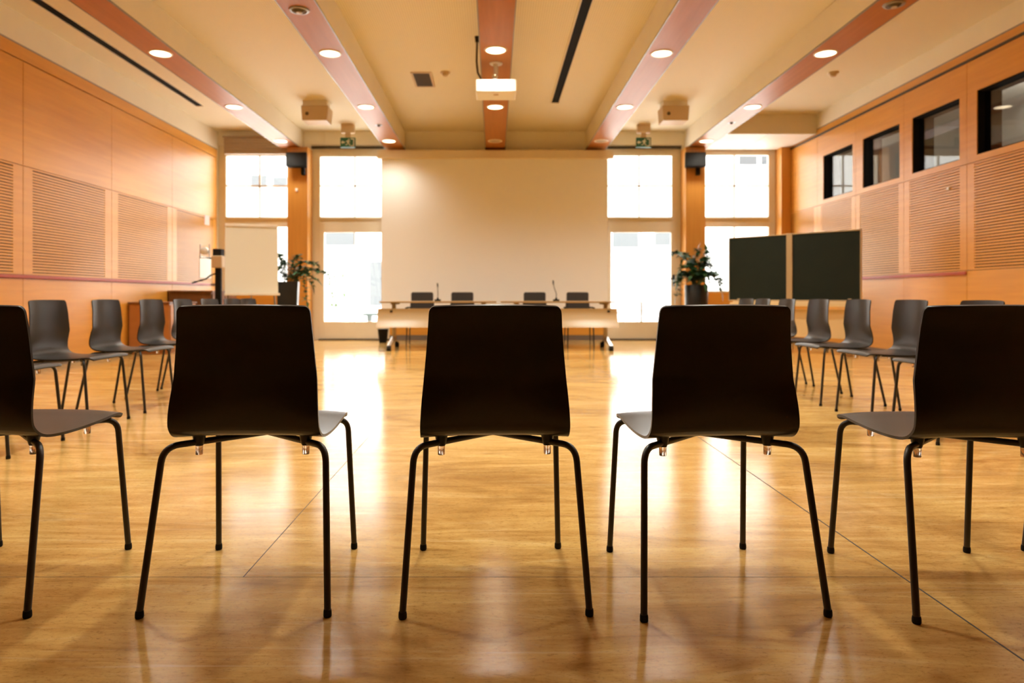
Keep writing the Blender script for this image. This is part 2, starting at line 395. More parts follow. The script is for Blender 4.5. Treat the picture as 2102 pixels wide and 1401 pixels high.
# dark strips painted in for the shadow gaps over the door frames
struct(O('trim_10', MB().box(-3.57,-2.15, YB-.015, YB, 3.74, 3.79), M['frame_dark']))
struct(O('trim_11', MB().box(2.2,3.66, YB-.015, YB, 3.74, 3.79), M['frame_dark']))
for (x0, x1) in OPEN:                                      # portals: where the sky enters
    ld = bpy.data.lights.new('daylight_portal', 'AREA'); ld.shape = 'RECTANGLE'; ld.size = x1-x0; ld.size_y = 3.7
    ld.cycles.is_portal = True
    lo = bpy.data.objects.new('daylight_portal', ld); COL.objects.link(lo)
    lo.location = ((x0+x1)/2, YB+.3, 1.9); lo.rotation_euler = (R(-90), 0, 0); lo['kind'] = 'helper'

# ------------------------------------------------------------------ downlights
def downlight(x, y, label, on=True, group='round downlights in the ceiling beams', power=1.0):
    t = thing('downlight', label, 'light', (x, y, ZBM), 0, group)
    O('ring', MB().lathe([(.110,-.002),(.113,-.010),(.130,-.006),(.134,0)], n=28, cap=False), M['ring'], t, True)
    O('lens', MB().lathe([(.001,-.004),(.06,-.005),(.111,-.003),(.111,-.0005)], n=28), M['lamp_on'] if on else M['lamp_off'], t, True)
    if on:
        ld = bpy.data.lights.new('bulb', 'SPOT'); ld.energy = LAMP_W * power; ld.color = LAMP_COL
        ld.spot_size = R(142); ld.spot_blend = 1.0; ld.shadow_soft_size = .11
        lo = bpy.data.objects.new('bulb', ld); COL.objects.link(lo); lo.parent = t; lo.location = (0,0,-.02)
    return t
for bi, x in enumerate(BX):
    for ri, y in enumerate((3.5, 5.75, 8.05, 10.32, 12.58)):  # first row is out of view, added to brighten the near floor and walls
        on = not (bi in (2, 3) and ri == 4)
        where = ('unseen, added to light the front row', 'above the open floor before the front row', 'highest in view', 'second from the window wall', 'closest to the window wall')[ri]
        yy = y if bi != 2 or ri != 2 else 7.94
        downlight(x - .005, yy, '%s round downlight in the %s beam, %s' % ('lit' if on else 'unlit', BN[bi], where), on, power=.45 if (ri == 4 and bi in (0, 4)) else .5 if ri == 4 else .75 if ri == 2 else 1.4 if ri == 3 else 1.0)
for (x, y, nm) in ((-1.95, 6.83, 'inner left'), (3.93, 6.70, 'outer right')):
    t = thing('spotlight', 'grey swivel spotlight recessed in the %s ceiling beam' % nm, 'light', (x, y, ZBM), 0, 'recessed swivel spotlights')
    O('ring', MB().lathe([(.07,-.004),(.075,-.016),(.098,-.010),(.102,0)], n=28, cap=False), M['grey_metal'], t, True)
    O('eyeball', MB().lathe([(.001,-.03),(.03,-.028),(.055,-.018),(.068,-.001)], n=24), M['vent'], t, True)
    O('bulb_face', MB().lathe([(.001,-.036),(.028,-.034),(.03,-.027)], n=20), M['lamp_off'], t, True)
for (x, y, nm) in ((-1.93, 11.42, 'inner left'), (3.92, 11.25, 'outer right')):
    t = thing('ceiling_sensor', 'small dark sensor on the %s ceiling beam' % nm, 'sensor', (x, y, ZBM), 0, 'small sensors on beams')
    O('sensor_plate', MB().lathe([(.05,-.006),(.06,-.004),(.062,0)], n=20), M['grey_metal'], t, True)
    O('sensor_eye', MB().lathe([(.001,-.03),(.02,-.026),(.03,-.006)], n=16), M['vent'], t, True)
for (x, y, lb) in ((-.70, 9.83, 'round beige smoke detector beside the square ceiling vent'), (4.9, 9.85, 'round beige smoke detector on the ceiling near the right wall')):
    t = thing('smoke_detector', lb, 'smoke detector', (x, y, ZC), 0, 'smoke detectors')
    O('detector_base', MB().lathe([(.066,-.018),(.075,-.012),(.076,0)], n=24), M['beige'], t, True)
    O('detector_head', MB().lathe([(.001,-.06),(.03,-.058),(.045,-.045),(.05,-.018)], n=24), M['beige'], t, True)
t = thing('ceiling_vent', 'square brown ceiling vent left of the projector', 'vent', (-1.055, 10.15, ZC))
O('vent_frame', MB().box(-.15,.15,-.34,-.31,-.012,0).box(-.15,.15,.31,.34,-.012,0).box(-.15,-.12,-.31,.31,-.012,0).box(.12,.15,-.31,.31,-.012,0), M['beige'], t)
vm = MB().box(-.12,.12,-.31,.31,-.003,0)
for i in range(14): vm.box(-.12,.12,-.30+.044*i,-.285+.044*i,-.010,-.003)
O('vent_grille', vm, M['vent'], t)
for (x, yend, lb) in ((-4.98, 11.55, 'long dark slot air diffuser in the ceiling beside the left wall'), (1.01, 11.36, 'long dark slot air diffuser in the ceiling right of the projector')):
    t = thing('slot_diffuser', lb, 'air diffuser', (x, yend, ZC), 0, 'slot air diffusers')
    L_ = yend + 3.5
    O('slot_frame', MB().box(-.072,-.054,-L_,0,-.014,0).box(.062,.068,-L_,0,-.010,0).box(-.072,.068,-.012,0,-.014,0), M['ring'], t)
    O('slot_grille', MB().box(-.054,.062,-L_,-.012,-.004,0), M['reveal'], t)

# ------------------------------------------------------------------ ceiling projector
t = thing('ceiling_projector', 'white ceiling projector hanging under the middle beam', 'projector', (.025, 8.2, ZBM))
O('housing', MB().box(-.245,.245,0,.38,-.405,-.255), M['white_plastic'], t, bevel=.015, seg=3)
O('lens_bezel', MB().lathe([(.045,0),(.05,-.015),(.03,-.02)], n=20), M['beige'], t).matrix_local = Matrix.Translation((.12,.385,-.33)) @ Matrix.Rotation(R(90),4,'X')
O('label_plate', MB().box(-.03,.03,.10,.16,-.408,-.404), M['beige'], t)
O('mount_plate', MB().lathe([(.075,-.012),(.08,0)], n=20), M['ring'], t, True).location = (0,.2,0)
O('mount_arm', MB().tube(fillet((-.005,.2,0),(.0,.2,-.13),(-.015,.18,-.25),.05)[:0] + [(-.01,.2,-.005),(0,.2,-.06),(-.002,.195,-.12),(-.015,.19,-.18),(-.015,.19,-.256)], .026, 14), M['ring'], t, True)
O('arm_joint', MB().lathe([(.032,-.02),(.034,0),(.032,.02)], (-.012,.192,-.16), 16), M['chrome'], t, True)
cb = MB().tube([(-.235,.28,.358),(-.235,.275,.25),(-.24,.265,.05),(-.225,.24,-.10),(-.18,.2,-.20),(-.12,.16,-.25)], .014)
O('cable', cb, M['vent'], t, True)
O('cable_socket', MB().lathe([(.022,-.07),(.026,-.03),(.03,0)], (-.235,.28,.36), 14), M['rubber'], t, True)

# beige loudspeakers hanging in the side bays
for (x, lb) in ((-2.95, 'beige box loudspeaker hung from the ceiling left of the projector'), (2.99, 'beige box loudspeaker hung from the ceiling right of the projector')):
    t = thing('ceiling_speaker', lb, 'speaker', (x, 11.2, ZC), 0, 'beige ceiling loudspeakers')
    O('box', MB().prism([(-.225,-.09),(.225,-.09),(.205,-.335),(-.205,-.335)], 'y', 0, .34), M['beige'], t, bevel=.012)
    O('bracket', MB().box(-.20,.20,.03,.25,-.09,0), M['ring'], t)
    O('driver', MB().lathe([(.028,0),(.030,.008)], n=18), M['vent'], t).matrix_local = Matrix.Translation((-.12,.002,-.225)) @ Matrix.Rotation(R(90),4,'X')
# black loudspeakers on the columns
for (x, lb, s) in ((-3.725, 'black wall loudspeaker at the top of the left wood column', 1), (3.80, 'black wall loudspeaker at the top of the right wood column', -1)):
    t = thing('wall_speaker', lb, 'speaker', (x, 13.06, 3.30), 0, 'black column loudspeakers')
    O('box', MB().prism([(-.20,-.22),(.20,-.22),(.16,-.05),(-.16,-.05)], 'z', 0, .27), M['black'], t, bevel=.01)
    O('grille', MB().box(-.185,.185,-.226,-.220,.015,.255), M['rubber'], t, bevel=.002)
    O('bracket', MB().prism([(0,.2),(-.05,.2),(-.05,.02),(-.10,0),(-.10,-.13),(0,-.13)], 'x', .06, .12), M['black'], t)

# exit signs
def exit_sign(x, lb, flip):
    t = thing('exit_sign', lb, 'sign', (x, 12.82, ZC), 0, 'hanging exit signs')
    O('bracket', MB().box(-.125,.125,-.05,.05,-.16,0).box(-.05,.05,-.01,.01,-.246,-.159), M['beige'], t, bevel=.004)
    O('sign_box', MB().box(-.14,.14,-.02,.02,-.43,-.245), M['green_sign'], t, bevel=.004)
    s = -1 if flip else 1; g = MB()
    def poly(pts): g.prism([(s*u, v) for u, v in pts], 'y', -.024, -.0195)
    poly([(.055,-.265),(.12,-.265),(.12,-.41),(.055,-.41),(.055,-.395),(.105,-.395),(.105,-.28),(.055,-.28)])     # door frame
    poly([(.012,-.275),(.028,-.27),(.034,-.285),(.022,-.297),(.010,-.29)])                                          # head
    poly([(-.012,-.30),(.018,-.30),(.022,-.345),(-.004,-.35)])                                                      # trunk
    poly([(.018,-.30),(.05,-.318),(.046,-.328),(.014,-.314)]); poly([(-.012,-.30),(-.036,-.325),(-.028,-.332),(-.006,-.314)])
    poly([(.002,-.345),(.022,-.345),(.044,-.375),(.036,-.405),(.026,-.403),(.030,-.376)]); poly([(-.004,-.348),(.010,-.352),(-.010,-.385),(-.044,-.39),(-.044,-.378),(-.018,-.374)])
    poly([(-.125,-.335),(-.092,-.300),(-.092,-.322),(-.055,-.322),(-.055,-.348),(-.092,-.348),(-.092,-.370)])      # arrow
    O('pictogram', g, M['sign_white'], t)
exit_sign(-2.745, 'green running man exit sign hanging before the left glazed door', False)
exit_sign(2.81, 'green running man exit sign hanging before the right glazed door', False)

# ------------------------------------------------------------------ projection screen
t = thing('projection_screen', 'large white pull-down projection screen on the window wall', 'screen', (0, 13.15, 0))
O('casing', MB().box(-2.25,2.30,-.07,.07,3.50,3.665), M['casing'], t, bevel=.012)
O('fabric', MB().box(-2.17,2.195,-.006,-.002,.58,3.52), M['screen'], t)
O('bottom_bar', MB().box(-2.17,2.195,-.018,.012,.55,.585), M['casing'], t, bevel=.006)
O('bracket', MB().box(-2.1,-2.0,.07,.165,3.55,3.65), M['grey_metal'], t); O('bracket', MB().box(2.0,2.1,.07,.165,3.55,3.65), M['grey_metal'], t)
bin_ = thing('waste_bin', 'small black bin on the floor beside the left glazed door', 'bin', (-2.05, 12.6, 0))
O('tub', MB().lathe([(.07,0),(.10,.25),(.105,.255)], n=20), M['black'], bin_, True)

# ------------------------------------------------------------------ stackable chairs
def catmull(P, n):
    out = []
    for i in range(len(P)-1):
        p0, p1, p2, p3 = P[max(i-1,0)], P[i], P[i+1], P[min(i+2,len(P)-1)]
        for k in range(n):
            t = k/n
            out.append(tuple(.5*((2*b)+(-a+c)*t+(2*a-5*b+4*c-d)*t*t+(-a+3*b-3*c+d)*t**3) for a,b,c,d in zip(p0,p1,p2,p3)))
    out.append(P[-1]); return out
#        y      z     half width
PROF = [(-.192,.829,.182),(-.188,.812,.1835),(-.180,.755,.187),(-.176,.69,.192),(-.173,.62,.1985),(-.171,.56,.2035),(-.164,.515,.2065),
        (-.149,.485,.208),(-.116,.468,.209),(-.05,.462,.210),(.04,.462,.209),(.13,.466,.207),(.195,.471,.206),(.232,.471,.205),(.255,.464,.204),(.268,.452,.203)]
def chair_shell():
    C = catmull(PROF, 4); n = len(C); TH = .0105
    arc = [0]
    for i in range(1, n): arc.append(arc[-1] + math.hypot(C[i][0]-C[i-1][0], C[i][1]-C[i-1][1]))
    # extra rows near both ends for the rounded corners
    S = sorted(set([0,.0015,.004,.008,.013,.02] + [arc[-1]-v for v in (0,.0015,.004,.008,.013,.02)] + [a for a in arc if .024 < a < arc[-1]-.024]))
    def at(s):
        for i in range(n-1):
            if s <= arc[i+1] + 1e-9:
                t = (s-arc[i])/(arc[i+1]-arc[i]); return [a+(b-a)*t for a,b in zip(C[i],C[i+1])]
        return list(C[-1])
    T = arc[-1]; NU = 16; front, back, ss = [], [], []
    bend = None
    for s in S:
        y, z, hw = at(s); y1, z1, _ = at(max(s-.004,0)); y2, z2, _ = at(min(s+.004,T))
        ty, tz = y2-y1, z2-z1; L = math.hypot(ty,tz); ty, tz = ty/L, tz/L
        ny, nz = -tz, ty                                     # towards the sitter
        rc = .018
        for e in (s, T-s):
            if e < rc: hw -= rc - math.sqrt(max(rc*rc-(rc-e)**2, 0))
        kb = max(0, min(1, (z-.50)/.12))                     # 1 on the backrest, 0 on the seat
        fr_, bk_ = [], []
        for k in range(NU+1):
            u = -1 + 2*k/NU; x = hw*u
            cu = .024*kb*u*u - .009*(1-kb)*abs(u)**3         # backrest wraps forward, seat edges droop
            fade = max(0, 1-s/.10); drop = .010*fade*u*u
            px, py, pz = x, y+ny*cu, z+nz*cu-drop
            e2 = TH*(1-.25*abs(u)**6)
            fr_.append((px,py,pz)); bk_.append((px,py-ny*e2,pz-nz*e2))
        front.append(fr_); back.append(bk_); ss.append((y,z))
    cut = min(range(len(S)), key=lambda i: abs(ss[i][1]-.485) + (0 if ss[i][0] < -.12 else 9))
    def piece(a, b, cap_a, cap_b):
        m = MB(); F, B = front[a:b+1], back[a:b+1]
        loop = [f + bk[::-1] + [f[0]] for f, bk in zip(F, B)]
        rows = []
        n_ = len(loop[0])-1
        vs_ = [p for r in loop for p in r[:-1]]
        fs = [(i*n_+k, i*n_+(k+1)%n_, (i+1)*n_+(k+1)%n_, (i+1)*n_+k) for i in range(len(loop)-1) for k in range(n_)]
        h = n_//2
        def cap(i):
            return [(i*n_+k, i*n_+k+1, i*n_+n_-2-k, i*n_+n_-1-k) for k in range(h-1)]
        if cap_a: fs += cap(0)
        if cap_b: fs += cap(len(loop)-1)
        return m.add(vs_, fs)
    return piece(0, cut, True, False), piece(cut, len(S)-1, False, True)
def make_chair(label, cat, loc, rz, group):
    t = thing('stacking_chair', label, cat, loc, rz, group)
    b, s = chair_shell()
    O('backrest', b, M['plastic'], t, True); O('seat', s, M['plastic'], t, True)
    ctr = (0,.045,.434)
    for sx in (-1, 1):
        for (bx, by, bz, fx, fy) in ((.224,-.162,.434,.248,-.245), (.213,.206,.447,.227,.245)):
            corner = (sx*bx, by, bz); foot = (sx*fx, fy, .014)
            lg = O('leg', MB().tube([ctr] + fillet(ctr, corner, foot, .044) + [foot], .0092, 12), M['tube'], t, True)
            d = (Vector(corner)-Vector(foot)).normalized()
            f0 = Vector((sx*fx, fy, 0))
            O('foot_cap', MB().lathe([(.0098,0),(.0112,.003),(.0112,.012),(.0102,.019),(.0092,.0195)], tuple(f0), 12), M['rubber'], lg, True)
            k = .68; mx, my = sx*bx*k, ctr[1]+(by-ctr[1])*k; mz = ctr[2]+(bz-ctr[2])*k
            mt = O('seat_mount', MB().lathe([(.0115,-.010),(.0135,-.004),(.0165,.008),(.019,.022 if by < 0 else .0125)], (mx,my,mz), 14), M['plastic'], t, True)
            O('stacking_cap', MB().lathe([(.0094,-.036),(.0102,-.035),(.0106,-.010)], (mx,my,mz), 14), M['cap'], mt, True)
    return t
G1 = 'front row of dark chairs seen from behind'
c0 = make_chair('dark brown plastic chair in the middle of the front row, seen from behind', 'chair', (-.002, 2.055, 0), R(2.0), G1)
FR = [((-.695,2.055), 1.0, 'dark brown plastic chair seen from behind, directly left of the middle front chair'),
      ((.627,2.045), 3.2, 'dark brown plastic chair seen from behind, directly right of the middle front chair'),
      ((1.347,2.022), 0.3, 'dark front row chair whose back is cut by the right picture edge'),
      ((-1.472,2.066), -3.0, 'dark front row chair whose back is cut by the left picture edge'),
      ((1.995,2.03), -2.0, 'front row chair of which only one leg shows at the right picture edge')]
for (x, y), a, lb in FR: dup(c0, lb, (x, y, 0), R(a), G1)
ORD = ['nearest', 'second', 'third', 'fourth', 'fifth', 'sixth', 'seventh']
G2, G3 = 'chairs in the row along the left wall', 'chairs in the row along the right wall'
for k, (x, y, a) in enumerate([(-2.79,3.80,-90), (-2.79,4.52,-91), (-2.79,5.20,-90), (-2.80,5.90,-92), (-2.80,6.50,-91), (-2.82,7.15,-94), (-2.86,7.86,-96)]):
    dup(c0, '%s dark chair in the row along the left wood wall, counted from the viewer' % ORD[k], (x, y, 0), R(a), G2)
dup(c0, 'farthest dark chair of the left row, standing below the flip chart', (-2.92, 8.52, 0), R(-100), G2)
for k, (x, y, a) in enumerate([(2.785,4.13,90), (2.785,4.83,91), (2.785,5.53,90), (2.785,6.20,91), (2.785,6.87,90), (2.80,7.52,92), (2.83,8.08,95)]):
    dup(c0, '%s dark chair in the row along the right wall, counted from the viewer' % ORD[k], (x, y, 0), R(a), G3)

# ------------------------------------------------------------------ head table
def folding_table(lb, x, hw, legs):
    t = thing('folding_table', lb, 'table', (x, 11.0, 0), 0, 'pale wood conference tables')
    O('tabletop', MB().box(-hw,hw,0,.72,.748,.776), M['table'], t, bevel=.006)
    prof = []
    for i in range(11):
        u = i/10; prof.append((-.10-.17*u*u, .66-.295*u))
    back = [(y+.018, z) for y, z in prof]
    O('modesty_panel', MB().prism(prof + back[::-1], 'x', -hw-.01, hw+.01), M['table'], t, True)
    for lx in legs:
        px = lx - x
        lg = O('leg', MB().box(px-.03,px+.03,.16,.22,.12,.72).box(px-.04,px+.04,.06,.62,.72,.748), M['board_frame'], t, bevel=.006)
        O('panel_bracket', MB().box(px-.02,px+.02,-.12,.17,.60,.63), M['black'], lg)
        ft = O('foot', MB().prism([(-.36,.085),(-.34,.075),(.19,.13),(.52,.075),(.54,.085),(.25,.20),(.13,.20)], 'x', px-.028, px+.028), M['chrome'], t, bevel=.008)
        for cy_ in (-.35, .53):
            O('caster', MB().prism([(.04*math.cos(a)+cy_, .04+.04*math.sin(a)) for a in [2*math.pi*i/16 for i in range(16)]], 'x', px-.032, px+.032), M['rubber'], ft, True)
    return t
folding_table('pale wood folding table before the screen, its left end at the left glazed door', -.905, .945, (-1.64, -.17))
folding_table('pale wood folding table before the screen, its right end at the right glazed door', 1.035, .925, (.37, 1.83))
for (x, lean, h, lb) in ((-.94, 0.0, .30, 'slim gooseneck microphone on the left conference table'), (1.04, -.05, .345, 'slim gooseneck microphone on the right conference table')):
    t = thing('table_microphone', lb, 'microphone', (x, 11.4, .776), 0, 'gooseneck microphones')
    O('mic_base', MB().box(-.05,.05,-.06,.06,0,.03).lathe([(.022,.03),(.012,.06)], n=12), M['black'], t, bevel=.005)
    O('gooseneck', MB().tube([(0,0,.05),(.004,0,.12),(lean*.5,0,.2),(lean,-.02,h-.06)], .006, 8), M['black'], t, True)
    O('mic_head', MB().tube([(lean,-.02,h-.07),(lean,-.022,h-.045),(lean-.004,-.03,h)], [.008,.013,.010], 10), M['rubber'], t, True)
def meeting_chair(lb, x):
    t = thing('meeting_chair', lb, 'chair', (x, 12.0, 0), 0, 'dark chairs behind the conference tables')
    rows = []
    m = MB(); pts = []
    for (cx, cz, a0) in ((.16,.895,0), (-.16,.895,90), (-.16,.60,180), (.16,.60,270)):
        for i in range(6):
            a = R(a0 + 18*i); pts.append((cx+.035*math.cos(a), cz+.035*math.sin(a)))
    m.prism(pts, 'y', .05, .10)
    O('backrest', m, M['cloth_dark'], t, bevel=.012, seg=3)
    O('seat', MB().box(-.22,.22,-.40,.06,.42,.48), M['cloth_dark'], t, bevel=.02, seg=3)
    for sx in (-1, 1):
        O('leg', MB().tube([(sx*.20,.09,.75),(sx*.215,.07,.45),(sx*.23,.14,.0)], .011, 10), M['tube'], t, True)
        O('leg', MB().tube([(sx*.21,.05,.41),(sx*.215,-.35,.41),(sx*.225,-.38,.0)], .011, 10), M['tube'], t, True)
        O('armrest', MB().tube([(sx*.215,.06,.66),(sx*.25,-.02,.66),(sx*.25,-.25,.65)], .014, 10), M['rubber'], t, True)
    return t
for x, lb in ((-1.27, 'dark meeting chair behind the left table, by its left end'), (-.56, 'dark meeting chair behind the left table, right of its microphone'),
              (.72, 'dark meeting chair behind the right table, left of its microphone'), (1.48, 'dark meeting chair behind the right table, right of its microphone')):
    meeting_chair(lb, x)

# ------------------------------------------------------------------ flip chart and the things by the left window
t = thing('flip_chart', 'flip chart easel with a blank cream paper pad by the left window', 'flip chart', (-3.27, 9.2, 0), R(20))
def tilt(z): return (z-1.3)*.19
def slab(x0, x1, z0, z1, d0, d1, o=0):
    return MB().prism([(tilt(z0)+d0, z0), (tilt(z1)+d0, z1), (tilt(z1)+d1, z1), (tilt(z0)+d1, z0)], 'x', x0, x1)
O('board', slab(-.335,.335,.90,1.80,.012,.03), M['white_plastic'], t)
O('paper_pad', slab(-.33,.34,.90,1.79,-.006,.010), M['paper'], t)
O('clamp_bar', slab(-.34,.34,1.79,1.835,-.02,.035), M['casing'], t, bevel=.01)
O('pen_tray', slab(-.34,.36,.865,.898,-.075,.02), M['casing'], t, bevel=.006)
for (a, b) in (((-.22,.13,1.75),(-.36,-.18,0)), ((.22,.13,1.75),(.36,-.18,0)), ((0,.14,1.76),(0,.62,0))):
    O('leg', MB().tube([a, (Vector(a)*.4+Vector(b)*.6), b], .014, 10), M['grey_metal'], t, True)
t = thing('overhead_projector', 'black equipment pole with beige box and round lens head, left of the flip chart', 'projector', (-4.24, 10.5, 0))
O('pole', MB().box(-.045,.045,-.03,.03,.08,1.30), M['black'], t, bevel=.006)
O('base', MB().box(-.30,.30,-.30,.30,.05,.09).box(-.27,-.22,-.27,-.22,0,.05).box(.22,.27,-.27,-.22,0,.05).box(-.27,-.22,.22,.27,0,.05).box(.22,.27,.22,.27,0,.05), M['black'], t, bevel=.006)
O('control_box', MB().box(-.075,.085,-.09,.07,1.29,1.475), M['beige'], t, bevel=.01)
O('lamp_housing', MB().box(-.06,.07,-.08,.06,1.475,1.58), M['rubber'], t, bevel=.008)
O('head_arm', MB().tube([(-.06,0,1.44),(-.14,0,1.44),(-.19,0,1.45)], .01, 8).tube([(-.03,0,1.21),(-.12,0,1.18),(-.20,0,1.12),(-.42,.02,1.06)], .012, 8), M['black'], t, True)
O('lens_head', MB().lathe([(.05,-.03),(.06,-.025),(.06,.025),(.05,.03)], n=24), M['white_plastic'], t, True).matrix_local = Matrix.Translation((-.21,-.01,1.55)) @ Matrix.Rotation(R(90),4,'X')
O('head_frame', MB().box(-.285,-.275,-.01,.01,1.44,1.66).box(-.145,-.135,-.01,.01,1.44,1.66).box(-.285,-.135,-.01,.01,1.44,1.45), M['grey_metal'], t)
tag(O('wall_notice', MB().box(XL+.001, XL+.006, 12.55, 13.05, 1.2, 1.60), M['sign_white']), 'blank white notice on the left wall by the corner', 'notice')
tag(O('wall_sign', MB().box(XL+.001, XL+.006, 12.76, 12.98, 2.20, 2.38), M['red_sign']), 'small faded red sign high on the left wall by the corner', 'sign')
t = thing('sideboard', 'low wooden sideboard against the left wall behind the chairs', 'cabinet', (-5.08, 10.35, 0))
O('body', MB().box(-.31,.28,-.28,.62,.06,.74).box(-.28,.25,-.25,.59,0,.06), M['sideboard'], t, bevel=.004)
O('top', MB().box(-.32,.30,-.30,.64,.74,.77), M['brown_cab'], t, bevel=.004)
for yy in (-.26, .18):
    d = O('door', MB().box(.281,.297,yy,yy+.41,.09,.72), M['sideboard'], t, bevel=.003)
    O('handle', MB().box(.297,.315,yy+.36,yy+.375,.36,.50), M['chrome'], d)
t = thing('brown_cabinet', 'dark brown cabinet against the left wall by the window', 'cabinet', (-5.02, 11.85, 0))
O('body', MB().box(-.37,.33,-.55,.55,.06,.92).box(-.33,.30,-.5,.5,0,.06), M['brown_cab'], t, bevel=.004)
O('top', MB().box(-.38,.36,-.57,.57,.92,.95), M['brown_cab'], t, bevel=.004)
for yy in (-.53, .01):
    d = O('door', MB().box(.331,.347,yy,yy+.52,.09,.90), M['brown_cab'], t, bevel=.003)
    O('handle', MB().box(.347,.362,yy+.46,yy+.475,.45,.60), M['chrome'], d)

# ------------------------------------------------------------------ potted plants
def leaf(m, p, d, up, L, Wd):
    d = d.normalized(); s = d.cross(up)
    if s.length < 1e-3: s = d.orthogonal()
    s.normalize(); n = s.cross(d)
    pts = [p, p+d*L*.35+s*Wd+n*.1*L, p+d*L*.45+n*.06*L, p+d*L*.35-s*Wd+n*.1*L, p+d*L+Vector((0,0,-.12*L))]
    m.add(pts, [(0,1,2),(0,2,3),(1,4,2),(2,4,3)])
def plant(lb, loc, stems, pot_top, pot_h, leaf_l, seed):
    rd = random.Random(seed)
    t = thing('potted_plant', lb, 'plant', loc, R(11), 'potted plants by the windows')
    a, b = pot_top*.72, pot_top
    O('planter', MB().add([(-a,-a,0),(a,-a,0),(a,a,0),(-a,a,0),(-b,-b,pot_h),(b,-b,pot_h),(b,b,pot_h),(-b,b,pot_h)],
        [(3,2,1,0),(0,1,5,4),(1,2,6,5),(2,3,7,6),(3,0,4,7)]) if pot_top < .19 else
        MB().lathe([(a,0),(a*1.1,.02),(b,pot_h*.6),(b*1.02,pot_h-.02),(b*.95,pot_h)], n=28, cap=False).lathe([(a,0.001),(a*.5,0)], n=28), M['pot'], t, pot_top >= .19)
    O('soil', MB().lathe([(.001,pot_h-.03),(b*.9,pot_h-.03)], n=20, cap=False) if pot_top >= .19 else MB().box(-b*.93,b*.93,-b*.93,b*.93,pot_h-.05,pot_h-.03), M['soil'], t)
    sm, lm = MB(), MB()
    for path in stems:
        P = catmull([tuple(v) for v in path], 6)
        sm.tube(P, [.009*(1-.6*i/len(P)) for i in range(len(P))], 6)
        for i in range(3, len(P)):
            for rep in range(4):
                p = Vector(P[i]); ang = rd.uniform(0, 6.28)
                dv = Vector((math.cos(ang), math.sin(ang), rd.uniform(-.3,.7)))
                leaf(lm, p, dv, Vector((0,0,1)), leaf_l*rd.uniform(.7,1.25), leaf_l*.24)
        leaf(lm, Vector(P[-1]), Vector(P[-1])-Vector(P[-2]), Vector((0,0,1)), leaf_l*1.2, leaf_l*.25)
    O('stem', sm, M['stem'], t, True); O('foliage', lm, M['leaf'], t)
    return t
M['pot'] = mat('black_glazed_pot', (.008,.009,.010), .38)
st = []
for (dx, dy, h, ex, ez) in ((.12,0,.35,.42,.28),(.2,-.05,.2,.62,.12),(.15,.1,.25,.35,-.05),(.18,-.1,.12,.30,-.30),(-.1,.05,.3,-.15,.42),(-.12,-.05,.22,-.25,.25),(.05,.0,.3,.15,.40),(-.02,-.1,.2,-.05,.30),(.1,-.15,.15,.45,.02)):
    st.append([(0.3*dx,.3*dy,1.02),(dx,dy,1.09+h*.7),((dx+ex)/2,dy*1.5,1.09+max(h,ez)*.9),(ex,dy*2,1.09+ez)])
plant('trailing green plant in a tall tapered black planter beside the flip chart', (-3.32, 11.0, 0), st, .165, 1.09, .13, 3)
rd = random.Random(11); st = []
for k in range(17):
    a = 2*math.pi*k/17 + rd.uniform(-.2,.2); r = rd.uniform(.25,.50); ez = rd.uniform(.0,.48) if k % 3 else rd.uniform(-.3,.05)
    st.append([(.05*math.cos(a),.05*math.sin(a),1.04),(.35*r*math.cos(a),.35*r*math.sin(a),1.13+max(ez,.12)*.8),(.75*r*math.cos(a),.7*r*math.sin(a),1.14+max(ez,.1)*1.02),(r*math.cos(a),.8*r*math.sin(a),1.1+ez)])
st += [[(0,0,1.05),(-.15,0,1.45),(-.3,0,1.6),(-.47,-.02,1.60)], [(0,0,1.05),(.12,0,1.35),(.2,0,1.5),(.18,-.02,1.66)], [(0,0,1.05),(-.05,0,1.4),(-.02,0,1.55),(.02,-.02,1.68)]]
plant('bushy green plant in a tall glossy black pot before the right wood column', (3.62, 12.2, 0), st, .20, 1.06, .14, 5)

# ------------------------------------------------------------------ chalkboard
t = thing('chalkboard', 'large two-panel green chalkboard on a stand by the right wall', 'chalkboard', (4.515, 10.38, 0), R(-46.4))
for (a, b) in ((-.985,-.055), (.035,.985)):
    O('board_panel', MB().box(a, b, -.012, .01, .80, 1.79), M['green_board'], t)
f = .016
O('frame', MB().box(-1.0,1.0,-.018,.02,1.79,1.79+f).box(-1.0,1.0,-.018,.02,.80-f,.80).box(-1.0,-.985,-.018,.02,.80,1.79).box(.985,1.0,-.018,.02,.80,1.79), M['board_frame'], t, bevel=.003)
O('post', MB().box(-.055,.035,-.03,.03,.04,1.81), M['board_frame'], t, bevel=.005)
O('chalk_tray', MB().box(-.92,.90,-.13,-.01,.705,.72).box(-.92,.90,-.13,-.118,.72,.76).box(-.92,.90,-.03,-.01,.72,.78), M['board_low'], t, bevel=.003)
O('lower_panel', MB().box(-.86,-.056,-.01,.02,.24,.66).box(.036,.86,-.01,.02,.24,.66), M['board_low'], t, bevel=.004)
for x in (-.85, .82):
    O('foot', MB().box(x,x+.05,-.30,.30,.0,.05).box(x,x+.05,-.02,.03,.05,.82), M['board_frame'], t, bevel=.005)
tag(O('wall_clip', MB().box(XR-.02, XR-.0005, 8.55, 8.59, 2.19, 2.225), M['white_plastic'], bevel=.004), 'tiny white fitting on the slatted right wall under the third high window', 'fitting')
tag(O('motion_sensor', MB().box(-3.80,-3.755, 13.035, 13.0595, 2.86, 2.92), M['white_plastic'], bevel=.006), 'tiny white sensor on the left wood column below the black loudspeaker', 'sensor')

